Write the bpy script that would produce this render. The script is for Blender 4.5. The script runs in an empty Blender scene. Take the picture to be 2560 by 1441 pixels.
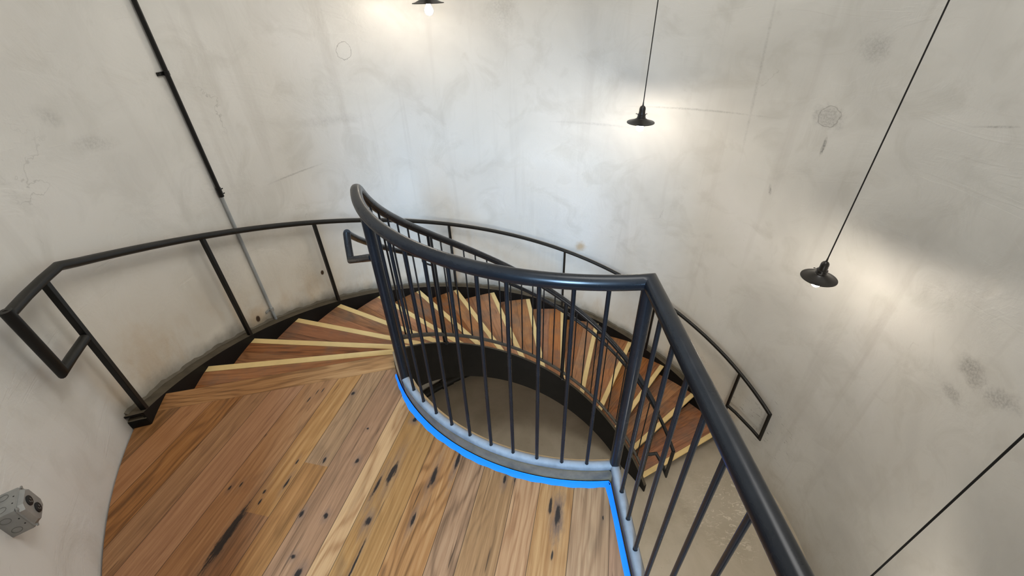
import bpy, bmesh, math, random
from math import pi, sin, cos, radians, degrees, atan2, sqrt, hypot
from mathutils import Vector, Matrix

random.seed(7)
scn = bpy.context.scene
C = scn.collection

# ------------------------------------------------------------------ camera
F_PX = 1076.6
cam_d = bpy.data.cameras.new('camera')
cam_d.sensor_width = 36.0
cam_d.lens = F_PX / 2560.0 * 36.0
cam_d.clip_start = 0.02
cam = bpy.data.objects.new('camera', cam_d)
C.objects.link(cam)
CR = Vector((0.99951462, -0.01808775, -0.02536445))
CU = Vector((0.0311532, 0.58032467, 0.81378914))
CF = Vector((0.0, 0.81418432, -0.58060648))
CP = Vector((-0.35984, -2.16547, 1.81058))
cam.matrix_world = Matrix(((CR.x, CU.x, -CF.x, CP.x), (CR.y, CU.y, -CF.y, CP.y), (CR.z, CU.z, -CF.z, CP.z), (0, 0, 0, 1)))
scn.camera = cam

# ------------------------------------------------------------------ world, daylight, exposure
scn.view_settings.view_transform = 'Standard'
scn.view_settings.look = 'None'
scn.view_settings.gamma = 1.0
scn.view_settings.use_curve_mapping = False
scn.view_settings.exposure = 0.10
scn.cycles.max_bounces = 8
scn.cycles.diffuse_bounces = 4
scn.cycles.glossy_bounces = 3
w = bpy.data.worlds.new('sky'); scn.world = w
w.use_nodes = True
bg = w.node_tree.nodes['Background']
bg.inputs['Color'].default_value = (0.62, 0.78, 1.0, 1)
bg.inputs['Strength'].default_value = 0.35


def area(name, loc, target, sx, sy, power, col):
    d = bpy.data.lights.new(name, 'AREA'); d.shape = 'RECTANGLE'
    d.size = sx; d.size_y = sy; d.energy = power; d.color = col
    o = bpy.data.objects.new(name, d); C.objects.link(o)
    o.location = loc
    o.rotation_euler = (Vector(target) - Vector(loc)).to_track_quat('-Z', 'Y').to_euler()
    return o


# daylight coming through the doorway behind the camera; two fill lamps are added, overhead and below
BULB = 6.8            # radiant watts of one lamp bulb
area('doorway_daylight', (-0.92, -5.3, 2.95), (-0.5, 0.0, 0.4), 0.75, 1.5, 560, (0.40, 0.66, 1.0))
area('overhead_fill', (0.7, -0.6, 5.05), (0.4, -0.4, 0), 1.9, 1.9, 85, (1.0, 0.975, 0.935))  # unseen fill added under the ceiling to brighten the walls evenly
area('lower_storey_fill', (0.25, -3.6, -1.75), (-0.2, 0.6, -2.3), 1.1, 1.8, 70, (1.0, 0.95, 0.86))  # unseen fill added below the landing to brighten the lower floor

# ------------------------------------------------------------------ plan of the silo (metres, axis = world z)
R = 2.437              # inner face of round wall
TH0 = 3.430044         # azimuth of the landing edge
DTH = -0.197210        # azimuth step of one tread
H = 0.176731           # riser
RT = 2.3504            # outer end of treads
RG = 1.097             # well railing radius
RH = 2.366             # wall handrail radius
ND = -0.067
FLOOR_Z = -16 * H
NS = 15                # treads


def P(r, deg, z): return Vector((r * cos(radians(deg)), r * sin(radians(deg)), z))
def K(deg):            # tread count reached at azimuth (deg, 0..200)
    return (radians(deg) - TH0) / DTH
def AZ(k): return degrees(TH0 + k * DTH)


# ------------------------------------------------------------------ node helpers
class NT:
    def __init__(s, name):
        s.m = bpy.data.materials.new(name); s.m.use_nodes = True
        s.t = s.m.node_tree; s.n = s.t.nodes; s.l = s.t.links
        s.bsdf = s.n['Principled BSDF']; s.out = s.n['Material Output']
    def node(s, typ, **kw):
        o = s.n.new(typ)
        for k, v in kw.items(): setattr(o, k, v)
        return o
    def put(s, sock, v):
        if isinstance(v, bpy.types.NodeSocket): s.l.new(v, sock)
        elif v is not None: sock.default_value = v
    def math(s, op, a, b=None, c=None, clamp=False):
        o = s.node('ShaderNodeMath', operation=op, use_clamp=clamp)
        s.put(o.inputs[0], a)
        if b is not None: s.put(o.inputs[1], b)
        if c is not None: s.put(o.inputs[2], c)
        return o.outputs[0]
    def vmath(s, op, a, b=None):
        o = s.node('ShaderNodeVectorMath', operation=op)
        s.put(o.inputs[0], a)
        if b is not None: s.put(o.inputs[1], b)
        return o.outputs['Value'] if op in ('LENGTH', 'DISTANCE', 'DOT_PRODUCT') else o.outputs[0]
    def noise(s, vec, scale, detail=3, rough=0.5, dist=0.0, col=False):
        o = s.node('ShaderNodeTexNoise')
        s.put(o.inputs['Vector'], vec); o.inputs['Scale'].default_value = scale
        o.inputs['Detail'].default_value = detail; o.inputs['Roughness'].default_value = rough
        o.inputs['Distortion'].default_value = dist
        return o.outputs['Color'] if col else o.outputs['Fac']
    def mapping(s, vec, scale=(1, 1, 1), loc=(0, 0, 0), rot=(0, 0, 0)):
        o = s.node('ShaderNodeMapping'); s.put(o.inputs['Vector'], vec)
        o.inputs['Scale'].default_value = scale; o.inputs['Location'].default_value = loc; o.inputs['Rotation'].default_value = rot
        return o.outputs[0]
    def ramp(s, f, stops, interp='LINEAR'):
        o = s.node('ShaderNodeValToRGB'); s.put(o.inputs[0], f)
        cr = o.color_ramp; cr.interpolation = interp
        while len(cr.elements) < len(stops): cr.elements.new(0.5)
        for e, (p, c) in zip(cr.elements, stops):
            e.position = p
            e.color = (c, c, c, 1) if isinstance(c, (int, float)) else (*c, 1)
        return o.outputs[0]
    def smooth(s, v, a, b, lo=0.0, hi=1.0):
        o = s.node('ShaderNodeMapRange', interpolation_type='SMOOTHSTEP')
        s.put(o.inputs[0], v); o.inputs[1].default_value = a; o.inputs[2].default_value = b
        o.inputs[3].default_value = lo; o.inputs[4].default_value = hi
        return o.outputs[0]
    def mix(s, f, a, b, blend='MIX'):
        o = s.node('ShaderNodeMix', data_type='RGBA', blend_type=blend)
        s.put(o.inputs[0], f)
        for i, v in ((6, a), (7, b)):
            if isinstance(v, tuple): v = (*v, 1) if len(v) == 3 else v
            s.put(o.inputs[i], v)
        return o.outputs[2]
    def sep(s, v):
        o = s.node('ShaderNodeSeparateXYZ'); s.put(o.inputs[0], v); return o.outputs
    def comb(s, x, y, z=0.0):
        o = s.node('ShaderNodeCombineXYZ')
        for i, v in enumerate((x, y, z)): s.put(o.inputs[i], v)
        return o.outputs[0]
    def uv(s): return s.node('ShaderNodeTexCoord').outputs['UV']
    def obj(s): return s.node('ShaderNodeTexCoord').outputs['Object']
    def bump(s, h, strength, dist=0.01):
        o = s.node('ShaderNodeBump'); o.inputs['Strength'].default_value = strength
        o.inputs['Distance'].default_value = dist; s.put(o.inputs['Height'], h)
        s.l.new(o.outputs[0], s.bsdf.inputs['Normal'])
    def set(s, **kw):
        for k, v in kw.items():
            k = {'color': 'Base Color', 'rough': 'Roughness', 'metal': 'Metallic', 'spec': 'Specular IOR Level', 'coat': 'Coat Weight', 'coatr': 'Coat Roughness'}[k]
            if isinstance(v, tuple): v = (*v, 1)
            s.put(s.bsdf.inputs[k], v)
        return s.m


def blob(nt, x, y, x0, y0, rx, ry, rot=0.0, soft=0.45, amt=1.0, wob=None):
    """soft elliptical mark at (x0, y0)"""
    dx = nt.math('SUBTRACT', x, x0); dy = nt.math('SUBTRACT', y, y0)
    if rot:
        c_, s_ = cos(rot), sin(rot)
        a = nt.math('ADD', nt.math('MULTIPLY', dx, c_), nt.math('MULTIPLY', dy, s_))
        b = nt.math('SUBTRACT', nt.math('MULTIPLY', dy, c_), nt.math('MULTIPLY', dx, s_))
    else: a, b = dx, dy
    a = nt.math('DIVIDE', a, rx); b = nt.math('DIVIDE', b, ry)
    d = nt.math('SQRT', nt.math('ADD', nt.math('MULTIPLY', a, a), nt.math('MULTIPLY', b, b)))
    if wob is not None: d = nt.math('ADD', d, wob)
    return nt.smooth(d, 1 - soft, 1 + soft, amt, 0.0)


def maxall(nt, L):
    r = L[0]
    for x in L[1:]: r = nt.math('MAXIMUM', r, x)
    return r


# ------------------------------------------------------------------ materials
def mat_wall():
    nt = NT('old_whitewashed_concrete')
    uv = nt.uv(); x, y, _ = nt.sep(uv)
    big = nt.noise(uv, 0.9, 4, 0.55, 0.6)
    mid = nt.noise(uv, 3.2, 5, 0.6, 0.8)
    fine = nt.noise(uv, 26, 4, 0.6)
    streak = nt.noise(nt.mapping(uv, (5.5, 0.35, 1)), 1.0, 4, 0.6, 0.3)
    base = nt.ramp(big, [(0.30, (0.62, 0.61, 0.575)), (0.52, (0.72, 0.71, 0.67)), (0.72, (0.77, 0.76, 0.73))])
    col = nt.mix(nt.ramp(mid, [(0.34, 0.35), (0.50, 0.0)]), base, (0.54, 0.525, 0.475))
    col = nt.mix(nt.ramp(streak, [(0.56, 0.0), (0.74, 0.45)]), col, (0.55, 0.53, 0.49))
    # darker speckle
    spk = nt.noise(uv, 55, 3, 0.7); clus = nt.noise(uv, 1.7, 2, 0.5)
    sp = nt.math('MULTIPLY', nt.ramp(spk, [(0.69, 0.0), (0.74, 0.8)]), nt.ramp(clus, [(0.50, 0.0), (0.62, 1.0)]))
    wob = nt.math('MULTIPLY', nt.math('SUBTRACT', nt.noise(uv, 14, 4, 0.6), 0.5), 1.6)
    # long hair cracks
    vor = nt.node('ShaderNodeTexVoronoi', feature='DISTANCE_TO_EDGE')
    nt.put(vor.inputs['Vector'], nt.vmath('ADD', uv, nt.vmath('SCALE', nt.noise(uv, 2.5, 5, 0.6, col=True), None)))
    vor.inputs['Scale'].default_value = 0.55
    crack = nt.math('MULTIPLY', nt.smooth(vor.outputs['Distance'], 0.0, 0.005, 0.4, 0.0), nt.ramp(nt.noise(uv, 1.3, 2), [(0.62, 0.0), (0.72, 1.0)]))
    grey = [(1.296, 0.9, 0.10, 0.075, 0.3, 0.4, 0.45), (-0.391, -0.185, .10, .06, 0.2, .6, .6), (-0.617, -0.173, .12, .05, -.5, .7, .5), (-0.384, -0.39, .06, .04, 0, .7, .5),
            (7.60, 1.20, .10, .03, .2, .9, .30), (7.743, 1.366, .05, .03, .5, .9, .30), (1.164, 1.377, .08, .07, 0, .9, .4), (1.249, 0.683, .012, .06, 0, .5, .9),
            (0.31, 1.065, .09, .006, -.25, .7, .5), (1.532, .233, .01, .04, -.3, .6, .7), (6.34, .583, .2, .006, 0, .6, .5), (4.2, 1.7, .12, .25, 0, .9, .25), (5.9, .9, .25, .03, .1, .9, .2),
            (1.90, 1.15, .010, .55, -.06, .8, .25), (2.35, .80, .5, .008, -.03, .6, .4), (3.3, .6, .35, .01, .05, .7, .22), (6.55, -.25, .10, .14, 0, .9, .35), (7.2, .05, .07, .3, 0, .9, .25)]
    m = maxall(nt, [blob(nt, x, y, a, b, c, d, r, s, am, wob) for a, b, c, d, r, s, am in grey])
    grain = nt.ramp(nt.noise(uv, 60, 3, 0.7), [(0.40, 0.35), (0.62, 1.0)])
    col = nt.mix(nt.math('MULTIPLY', m, grain), col, (0.22, 0.215, 0.20))
    # round plugged hole
    dd = nt.vmath('DISTANCE', nt.comb(x, y), (5.647, 1.388, 0.0))
    dd = nt.math('ADD', dd, nt.math('MULTIPLY', nt.math('SUBTRACT', nt.noise(uv, 30, 3), 0.5), 0.03))
    ring = nt.smooth(nt.math('ABSOLUTE', nt.math('SUBTRACT', dd, 0.062)), 0.0, 0.004, 0.6, 0.0)
    dd2 = nt.vmath('DISTANCE', nt.comb(x, y), (1.29, 0.905, 0.0))
    dd2 = nt.math('ADD', dd2, nt.math('MULTIPLY', nt.math('SUBTRACT', nt.noise(uv, 22, 3), 0.5), 0.04))
    ring2 = nt.smooth(nt.math('ABSOLUTE', nt.math('SUBTRACT', dd2, 0.075)), 0.0, 0.006, 0.5, 0.0)
    cr = nt.math('MAXIMUM', nt.math('MAXIMUM', ring, ring2), crack)
    col = nt.mix(cr, col, (0.20, 0.19, 0.17))
    # height above the stair line: dirt and rust gathered just above the stringer, yellowish lower wall
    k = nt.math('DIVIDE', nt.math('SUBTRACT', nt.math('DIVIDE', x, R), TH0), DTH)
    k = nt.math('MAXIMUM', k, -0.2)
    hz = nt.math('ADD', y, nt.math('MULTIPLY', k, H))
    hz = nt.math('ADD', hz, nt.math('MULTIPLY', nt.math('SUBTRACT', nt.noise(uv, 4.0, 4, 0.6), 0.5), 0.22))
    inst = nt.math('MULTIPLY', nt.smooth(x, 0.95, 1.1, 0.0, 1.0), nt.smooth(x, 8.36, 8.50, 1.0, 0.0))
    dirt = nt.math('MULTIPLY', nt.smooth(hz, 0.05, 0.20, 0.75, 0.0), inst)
    rustn = nt.ramp(nt.noise(nt.mapping(uv, (3.0, 1.1, 1)), 1.6, 4, 0.6), [(0.49, 0.0), (0.68, 0.5)])
    rust = nt.math('MULTIPLY', nt.math('MULTIPLY', nt.smooth(hz, 0.12, 0.55, 1.0, 0.0), rustn), inst)
    warm = nt.math('MULTIPLY', nt.smooth(hz, 0.3, 1.25, 0.6, 0.0), inst)
    col = nt.mix(warm, col, (0.66, 0.60, 0.49))
    col = nt.mix(rust, col, (0.50, 0.36, 0.20))
    rs = maxall(nt, [blob(nt, x, y, 3.339, -0.865 + .02, .05, .05, 0, .8, .7, wob), blob(nt, x, y, 7.14, -.33, .10, .09, 0, .8, .55, wob), blob(nt, x, y, 7.28, -.12, .035, .22, 0, .8, .35, wob),
                     blob(nt, x, y, 8.05, .10, .14, .22, 0, .8, .30, wob)])
    col = nt.mix(rs, col, (0.48, 0.31, 0.13))
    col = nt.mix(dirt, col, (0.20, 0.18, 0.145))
    # two rusty pits
    pits = maxall(nt, [blob(nt, x, y, 7.14, -0.323, .020, .027, 0, .25, 1, nt.math('MULTIPLY', wob, .5)), blob(nt, x, y, 6.392, -0.352, .016, .024, 0, .25, 1, nt.math('MULTIPLY', wob, .5))])
    col = nt.mix(pits, col, (0.045, 0.022, 0.010))
    # scuffs near the foot of the stair
    sc = nt.math('MULTIPLY', nt.ramp(nt.noise(nt.mapping(uv, (6, 26, 1), rot=(0, 0, .5)), 1.6, 3, .6, 1.0), [(0.64, 0.0), (0.68, 0.8)]),
                 blob(nt, x, y, 0.78, -2.18, .4, .32, 0, .6, 1))
    col = nt.mix(sc, col, (0.14, 0.13, 0.11))
    # floor-line grime and tan splash on the lower storey
    low = nt.math('MULTIPLY', nt.smooth(nt.math('ADD', y, nt.math('MULTIPLY', mid, 0.5)), FLOOR_Z - .05, FLOOR_Z + 0.75, 0.75, 0.0), nt.smooth(x, 2.6, 3.6, 1.0, 0.1))
    col = nt.mix(low, col, (0.46, 0.405, 0.32))
    col = nt.mix(nt.math('MULTIPLY', sp, 0.7), col, (0.30, 0.29, 0.26))
    rough = nt.ramp(mid, [(0.3, 0.30), (0.7, 0.50)])
    hgt = nt.math('ADD', nt.math('MULTIPLY', mid, 1.0), nt.math('MULTIPLY', fine, 0.10))
    rid = nt.ramp(nt.noise(nt.mapping(uv, (1.0, 3.2, 1)), 1.1, 5, 0.6, 1.2), [(0.47, 0.0), (0.50, 1.0)])
    hgt = nt.math('ADD', hgt, nt.math('MULTIPLY', rid, 0.10))
    nt.bump(hgt, 0.22, 0.02)
    return nt.set(color=col, rough=rough, spec=0.5)


def mat_wood(name, dark, midc, light, rough=0.42, grain=1.0, knots=None, dirty=0.0, sheen=0.25):
    nt = NT(name)
    uv = nt.uv()
    at = nt.node('ShaderNodeAttribute', attribute_name='tone', attribute_type='GEOMETRY')
    tone, seed, hue = nt.sep(at.outputs['Vector'])
    off = nt.comb(nt.math('MULTIPLY', seed, 37.0), nt.math('MULTIPLY', seed, 11.0), nt.math('MULTIPLY', seed, 5.0))
    v = nt.vmath('ADD', uv, off)
    warp = nt.noise(nt.mapping(v, (1.2, 5.0, 1)), 1.0, 3, 0.5)
    g1 = nt.noise(nt.mapping(v, (1.5, 58, 1)), 1.0, 6, 0.68, 0.7)
    g2 = nt.noise(nt.mapping(v, (5, 150, 1)), 1.0, 3, 0.6, 0.2)
    # cathedral rings
    vx, vy, _ = nt.sep(v)
    ringv = nt.math('ADD', nt.math('MULTIPLY', vy, 34.0), nt.math('MULTIPLY', warp, 15.0))
    ring = nt.math('MULTIPLY', nt.math('ADD', nt.math('SINE', nt.math('MULTIPLY', ringv, 3.4)), 1.0), 0.5)
    ring = nt.math('POWER', ring, 2.5)
    f = nt.math('ADD', nt.math('MULTIPLY', tone, 0.60), nt.math('ADD', nt.math('MULTIPLY', nt.math('SUBTRACT', g1, 0.5), 0.68), 0.22))
    f = nt.math('SUBTRACT', f, nt.math('MULTIPLY', ring, nt.math('MULTIPLY', hue, 0.13 * grain)))
    f = nt.math('ADD', f, nt.math('MULTIPLY', nt.math('SUBTRACT', g2, 0.5), 0.22 * grain))
    col = nt.ramp(f, [(0.16, dark), (0.50, midc), (0.86, light)])
    hs = nt.node('ShaderNodeHueSaturation'); nt.put(hs.inputs['Color'], col)
    nt.put(hs.inputs['Hue'], nt.math('ADD', 0.4935, nt.math('MULTIPLY', seed, 0.009)))
    nt.put(hs.inputs['Saturation'], nt.math('ADD', 0.90, nt.math('MULTIPLY', nt.math('FRACT', nt.math('MULTIPLY', seed, 7.3)), 0.18)))
    col = hs.outputs[0]
    crk = nt.ramp(nt.noise(nt.mapping(v, (3.0, 95, 1)), 1.0, 2, 0.5, 0.6), [(0.255, 0.85), (0.31, 0.0)])
    col = nt.mix(crk, col, (0.045, 0.022, 0.010))
    stain = nt.ramp(nt.noise(nt.mapping(v, (2.2, 9, 1)), 1.0, 4, 0.6, 0.8), [(0.60, 0.0), (0.78, 0.55)])
    col = nt.mix(stain, col, (0.10, 0.058, 0.030))
    # random little nail holes
    vor = nt.node('ShaderNodeTexVoronoi'); nt.put(vor.inputs['Vector'], nt.mapping(v, (4.5, 11, 1))); vor.inputs['Scale'].default_value = 1.0
    vsep = nt.sep(vor.outputs['Color'])
    nh = nt.math('MULTIPLY', nt.smooth(vor.outputs['Distance'], 0.045, 0.09, 1.0, 0.0), nt.math('GREATER_THAN', vsep[0], 0.86))
    col = nt.mix(nt.math('MULTIPLY', nh, 0.8), col, (0.02, 0.012, 0.008))
    if knots:
        # world position, rotated so a runs along the planks
        px, py, _ = nt.sep(nt.obj())
        wv = nt.math('MULTIPLY', nt.math('SUBTRACT', nt.noise(nt.mapping(uv, (14, 60, 1)), 1.0, 5, .7), 0.5), 3.0)
        ca, sa = cos(PLANK), sin(PLANK)
        a = nt.math('ADD', nt.math('MULTIPLY', px, ca), nt.math('MULTIPLY', py, sa))
        b = nt.math('SUBTRACT', nt.math('MULTIPLY', px, sa), nt.math('MULTIPLY', py, ca))
        core, halo = [], []
        for kx, ky, rl, rw, hl in knots:
            a0 = kx * ca + ky * sa; b0 = kx * sa - ky * ca
            core.append(blob(nt, a, b, a0, b0, rl, rw, 0, .35, .95, wv))
            if hl: halo.append(blob(nt, a, b, a0, b0, rl * 2.6, rw * 2.1, 0, .75, hl, wv))
        col = nt.mix(maxall(nt, halo), col, (0.16, 0.09, 0.055))
        col = nt.mix(maxall(nt, core), col, (0.012, 0.009, 0.008))
    # seam from uv across: stored in attribute edge distance
    ed = nt.node('ShaderNodeAttribute', attribute_name='plankwidth', attribute_type='GEOMETRY').outputs['Fac']
    ux, uy, _ = nt.sep(uv)
    e = nt.math('MINIMUM', uy, nt.math('SUBTRACT', ed, uy))
    seam = nt.smooth(e, 0.0004, 0.0022, 0.85, 0.0)
    col = nt.mix(seam, col, (0.035, 0.018, 0.009))
    if dirty:
        n = nt.ramp(nt.noise(nt.obj(), 5.0, 4, 0.6), [(0.45, 0.0), (0.7, dirty)])
        col = nt.mix(n, col, (0.14, 0.11, 0.085))
    h = nt.math('SUBTRACT', nt.math('MULTIPLY', g1, 0.5), nt.math('ADD', seam, nt.math('MULTIPLY', crk, 0.6)))
    nt.bump(h, 0.25, 0.002)
    return nt.set(color=col, rough=nt.ramp(g1, [(0.3, rough - 0.05), (0.7, rough + 0.12)]), spec=0.28, coat=sheen, coatr=0.3)


def mat_metal(name, col=(0.017, 0.0172, 0.018), rough=0.36, dust=0.0, dustcol=(0.30, 0.29, 0.27), up=0.0, metal=0.0, spec=0.30):
    nt = NT(name)
    o = nt.obj()
    n = nt.noise(o, 8, 4, 0.6); n2 = nt.noise(o, 45, 3, 0.6)
    c = nt.mix(nt.ramp(n, [(0.42, 0.0), (0.75, 0.5)]), col, (col[0] * 2.2, col[1] * 2.1, col[2] * 2.0))
    r = nt.ramp(n, [(0.3, rough - 0.02), (0.7, rough + 0.06)])
    if dust:
        c = nt.mix(nt.ramp(nt.noise(o, 14, 5, 0.65), [(0.36, dust), (0.68, dust * 0.45)]), c, dustcol)
        r = nt.math('ADD', r, 0.22 * dust)
    if up:
        g = nt.node('ShaderNodeNewGeometry'); nz = nt.sep(g.outputs['Normal'])[2]
        d = nt.math('MULTIPLY', nt.smooth(nz, 0.35, 0.9, 0.0, up), nt.ramp(nt.noise(o, 9, 5, 0.65), [(0.32, 0.55), (0.62, 1.0)]))
        c = nt.mix(d, c, dustcol); r = nt.math('ADD', r, nt.math('MULTIPLY', d, 0.3))
    return nt.set(color=c, rough=r, spec=spec, metal=metal)


def mat_concrete_floor():
    nt = NT('worn_painted_concrete_floor')
    o = nt.obj(); x, y, _ = nt.sep(o)
    n = nt.noise(o, 1.6, 5, 0.6, 0.6); n2 = nt.noise(o, 14, 4, 0.6)
    c = nt.ramp(n, [(0.3, (0.37, 0.315, 0.23)), (0.55, (0.46, 0.40, 0.305)), (0.75, (0.52, 0.465, 0.37))])
    c = nt.mix(nt.ramp(n2, [(0.60, 0.0), (0.8, 0.3)]), c, (0.26, 0.21, 0.15))
    wob = nt.math('MULTIPLY', nt.math('SUBTRACT', nt.noise(o, 9, 4, .6), .5), 1.4)
    chipmask = maxall(nt, [blob(nt, x, y, 1.95, 0.22, .42, .30, .5, .8, 1, wob), blob(nt, x, y, 1.8, -0.2, .16, .12, 0, .8, .8, wob), blob(nt, x, y, 1.5, 0.0, .12, .1, 0, .8, .6, wob)])
    chips = nt.math('MULTIPLY', nt.ramp(nt.noise(nt.mapping(o, (1, 2.0, 1), rot=(0, 0, .5)), 15, 4, .65, 1.2), [(0.56, 0.0), (0.60, 0.9)]), chipmask)
    c = nt.mix(chips, c, (0.66, 0.60, 0.48))
    specks = nt.ramp(nt.noise(o, 38, 3, .6), [(0.735, 0.0), (0.76, 0.7)])
    c = nt.mix(specks, c, (0.10, 0.055, 0.03))
    nt.bump(n2, 0.15, 0.004)
    return nt.set(color=c, rough=nt.ramp(n, [(0.3, 0.38), (0.7, 0.55)]))


def mat_simple(name, col, rough=0.5, nscale=20, var=0.12, metal=0.0, bump=0.05, emit=None, estr=0.0):
    nt = NT(name); o = nt.obj(); n = nt.noise(o, nscale, 3, 0.6)
    c = nt.mix(n, tuple(v * (1 - var) for v in col), tuple(min(1, v * (1 + var)) for v in col))
    if bump: nt.bump(n, bump, 0.002)
    m = nt.set(color=c, rough=rough, metal=metal)
    if emit:
        nt.bsdf.inputs['Emission Color'].default_value = (*emit, 1); nt.bsdf.inputs['Emission Strength'].default_value = estr
    return m


PLANK = radians(77)
KN = [(-1.244, -.57, .010, .007, .5), (-1.109, -.983, .012, .007, .6), (-1.647, -1.097, .012, .005, .5), (-1.603, -1.081, .012, .004, .4), (-1.171, -1.233, .011, .009, .6),
      (-1.278, -1.223, .016, .008, .6), (-1.248, -1.389, .009, .008, .6), (-1.205, -1.45, .018, .010, .6), (-.987, -1.263, .020, .010, .7), (-1.106, -.802, .006, .005, .3),
      (-1.265, -.97, .014, .005, .5), (-1.4, -1.084, .024, .005, .4), (-1.481, -1.164, .012, .004, .3), (-1.482, -1.119, .010, .005, .3), (-1.393, -.978, .012, .004, .3),
      (-.877, -.758, .012, .010, .8), (-.2, -1.263, .038, .011, .9), (-.42, -1.097, .018, .006, .7), (-.374, -1.103, .012, .004, .5), (-.015, -1.277, .012, .004, .3),
      (-.238, -1.417, .018, .004, .2), (-.224, -1.215, .034, .006, .3), (-.639, -1.0, .045, .006, .8), (-.80, -1.262, .028, .006, .6), (-1.448, -.556, .018, .003, .2),
      (-1.474, -.605, .018, .003, .2), (-1.419, -.538, .018, .003, .2), (-1.555, -1.315, .125, .017, .35), (-.93, -1.04, .05, .012, .5), (-.99, -1.12, .05, .006, .5), (-.74, -1.07, .05, .010, .45), (-1.0, -1.43, .09, .004, .3)]
M_WALL = mat_wall()
M_FLOORWOOD = mat_wood('reclaimed_oak_planks', (0.090, 0.040, 0.014), (0.315, 0.145, 0.053), (0.53, 0.290, 0.120), 0.40, 1.5, KN, 0.0, 0.08)
M_TREAD = mat_wood('reclaimed_pine_treads', (0.13, 0.052, 0.020), (0.36, 0.150, 0.054), (0.52, 0.250, 0.095), 0.45, 1.4, None, 0.6, 0.06)
M_NOSE = mat_simple('pale_yellow_pine', (0.78, 0.57, 0.25), 0.5, 9, 0.14)
M_BLACK = mat_metal('black_satin_steel', (0.0060, 0.0065, 0.0080), 0.24, 0.0, up=0.14, dustcol=(0.10, 0.09, 0.075))
M_STRING = mat_metal('dusty_black_steel_plate', (0.005, 0.0048, 0.0044), 0.5, 0.0, spec=0.18, up=0.85, dustcol=(0.135, 0.108, 0.072))
M_DUSTY = mat_metal('sanding_dust_on_black_steel', (0.05, 0.055, 0.06), 0.4, 0.62, (0.33, 0.33, 0.33), up=0.5)
M_CURB = mat_metal('scuffed_brown_steel', (0.035, 0.030, 0.024), 0.5, 0.5, (0.34, 0.23, 0.125), up=0.3)
M_RAILWALL = mat_metal('black_painted_handrail', (0.006, 0.0058, 0.0052), 0.36, 0.0, up=0.16, dustcol=(0.12, 0.11, 0.09))
M_TAPE = mat_simple('blue_painters_tape', (0.012, 0.26, 0.93), 0.55, 60, 0.05)
M_GALV = mat_metal('galvanised_steel', (0.30, 0.31, 0.31), 0.42, 0.3, (0.36, 0.36, 0.33), metal=0.6)
M_GALVP = mat_metal('whitewashed_conduit', (0.30, 0.33, 0.35), 0.4, 0.5, (0.46, 0.47, 0.46), metal=0.2)
M_HOLE = mat_simple('black_recess', (0.006, 0.006, 0.006), 0.7, 20, 0.1)
M_SHADE = mat_simple('dark_bronze_enamel', (0.018, 0.015, 0.012), 0.35, 20, 0.15)
M_SHADEIN = mat_simple('white_enamel_inside', (0.75, 0.72, 0.66), 0.3, 20, 0.03)
M_CORD = mat_simple('black_cloth_cord', (0.012, 0.011, 0.010), 0.8, 300, 0.3)
M_CONC = mat_concrete_floor()
M_CEIL = mat_simple('pale_concrete_ceiling', (0.62, 0.61, 0.58), 0.7, 3, 0.06)
bulb_area = 4 * pi * 0.031 ** 2
M_BULB = mat_simple('lit_bulb_glass', (0.9, 0.9, 0.9), 0.3, 5, 0.0, 0, 0, (1.0, 0.88, 0.74), BULB / (bulb_area * pi))
M_MORTAR = mat_simple('grey_mortar_bead', (0.12, 0.10, 0.07), 0.8, 14, 0.35, 0, 0.5)


# ------------------------------------------------------------------ mesh helpers
def link(name, bm, mats, parent=None, smooth=True, sharp=40):
    me = bpy.data.meshes.new(name)
    bm.normal_update(); bm.to_mesh(me); bm.free()
    for m in (mats if isinstance(mats, (list, tuple)) else [mats]): me.materials.append(m)
    if smooth:
        for p in me.polygons: p.use_smooth = True
        me.set_sharp_from_angle(angle=radians(sharp))
    o = bpy.data.objects.new(name, me); C.objects.link(o)
    if parent is not None:
        o.parent = parent
        if parent.type == 'EMPTY':
            o.matrix_parent_inverse = Matrix.Translation(-Vector(parent.location))
    return o


def thing(name, label, cat, loc=(0, 0, 0), group=None):
    o = bpy.data.objects.new(name, None); C.objects.link(o)
    o.location = loc; o.empty_display_size = 0.05
    o['label'] = label; o['category'] = cat
    if group: o['group'] = group
    return o


def tag(o, label, cat, group=None):
    o['label'] = label; o['category'] = cat
    if group: o['group'] = group
    return o


def struct(o): o['kind'] = 'structure'; return o


def tube(bm, pts, r, seg=16, cap=True, mi=0):
    """round pipe through the points, mitred at bends"""
    pts = [Vector(p) for p in pts]
    n = len(pts)
    d = [(pts[i + 1] - pts[i]).normalized() for i in range(n - 1)]
    up = Vector((0, 0, 1)) if abs(d[0].z) < 0.9 else Vector((1, 0, 0))
    u = (up - d[0] * up.dot(d[0])).normalized(); v = d[0].cross(u)
    prof = [(cos(2 * pi * i / seg) * r, sin(2 * pi * i / seg) * r) for i in range(seg)]
    ring = [pts[0] + u * a + v * b for a, b in prof]
    rings = [[bm.verts.new(p) for p in ring]]
    for i in range(1, n):
        nrm = d[i - 1] if i == n - 1 else (d[i - 1] + d[i]).normalized()
        if nrm.length < 1e-6: nrm = d[i - 1]
        new = []
        for p in ring:
            t = (pts[i] - p).dot(nrm) / d[i - 1].dot(nrm)
            new.append(p + d[i - 1] * t)
        ring = new
        rings.append([bm.verts.new(p) for p in ring])
        if i < n - 1:   # re-true the ring to a circle after the miter for the next run
            pass
    for a, b in zip(rings, rings[1:]):
        for i in range(seg):
            f = bm.faces.new((a[i], a[(i + 1) % seg], b[(i + 1) % seg], b[i])); f.material_index = mi
    if cap:
        f = bm.faces.new(rings[0][::-1]); f.material_index = mi
        f = bm.faces.new(rings[-1]); f.material_index = mi
    return bm


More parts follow.
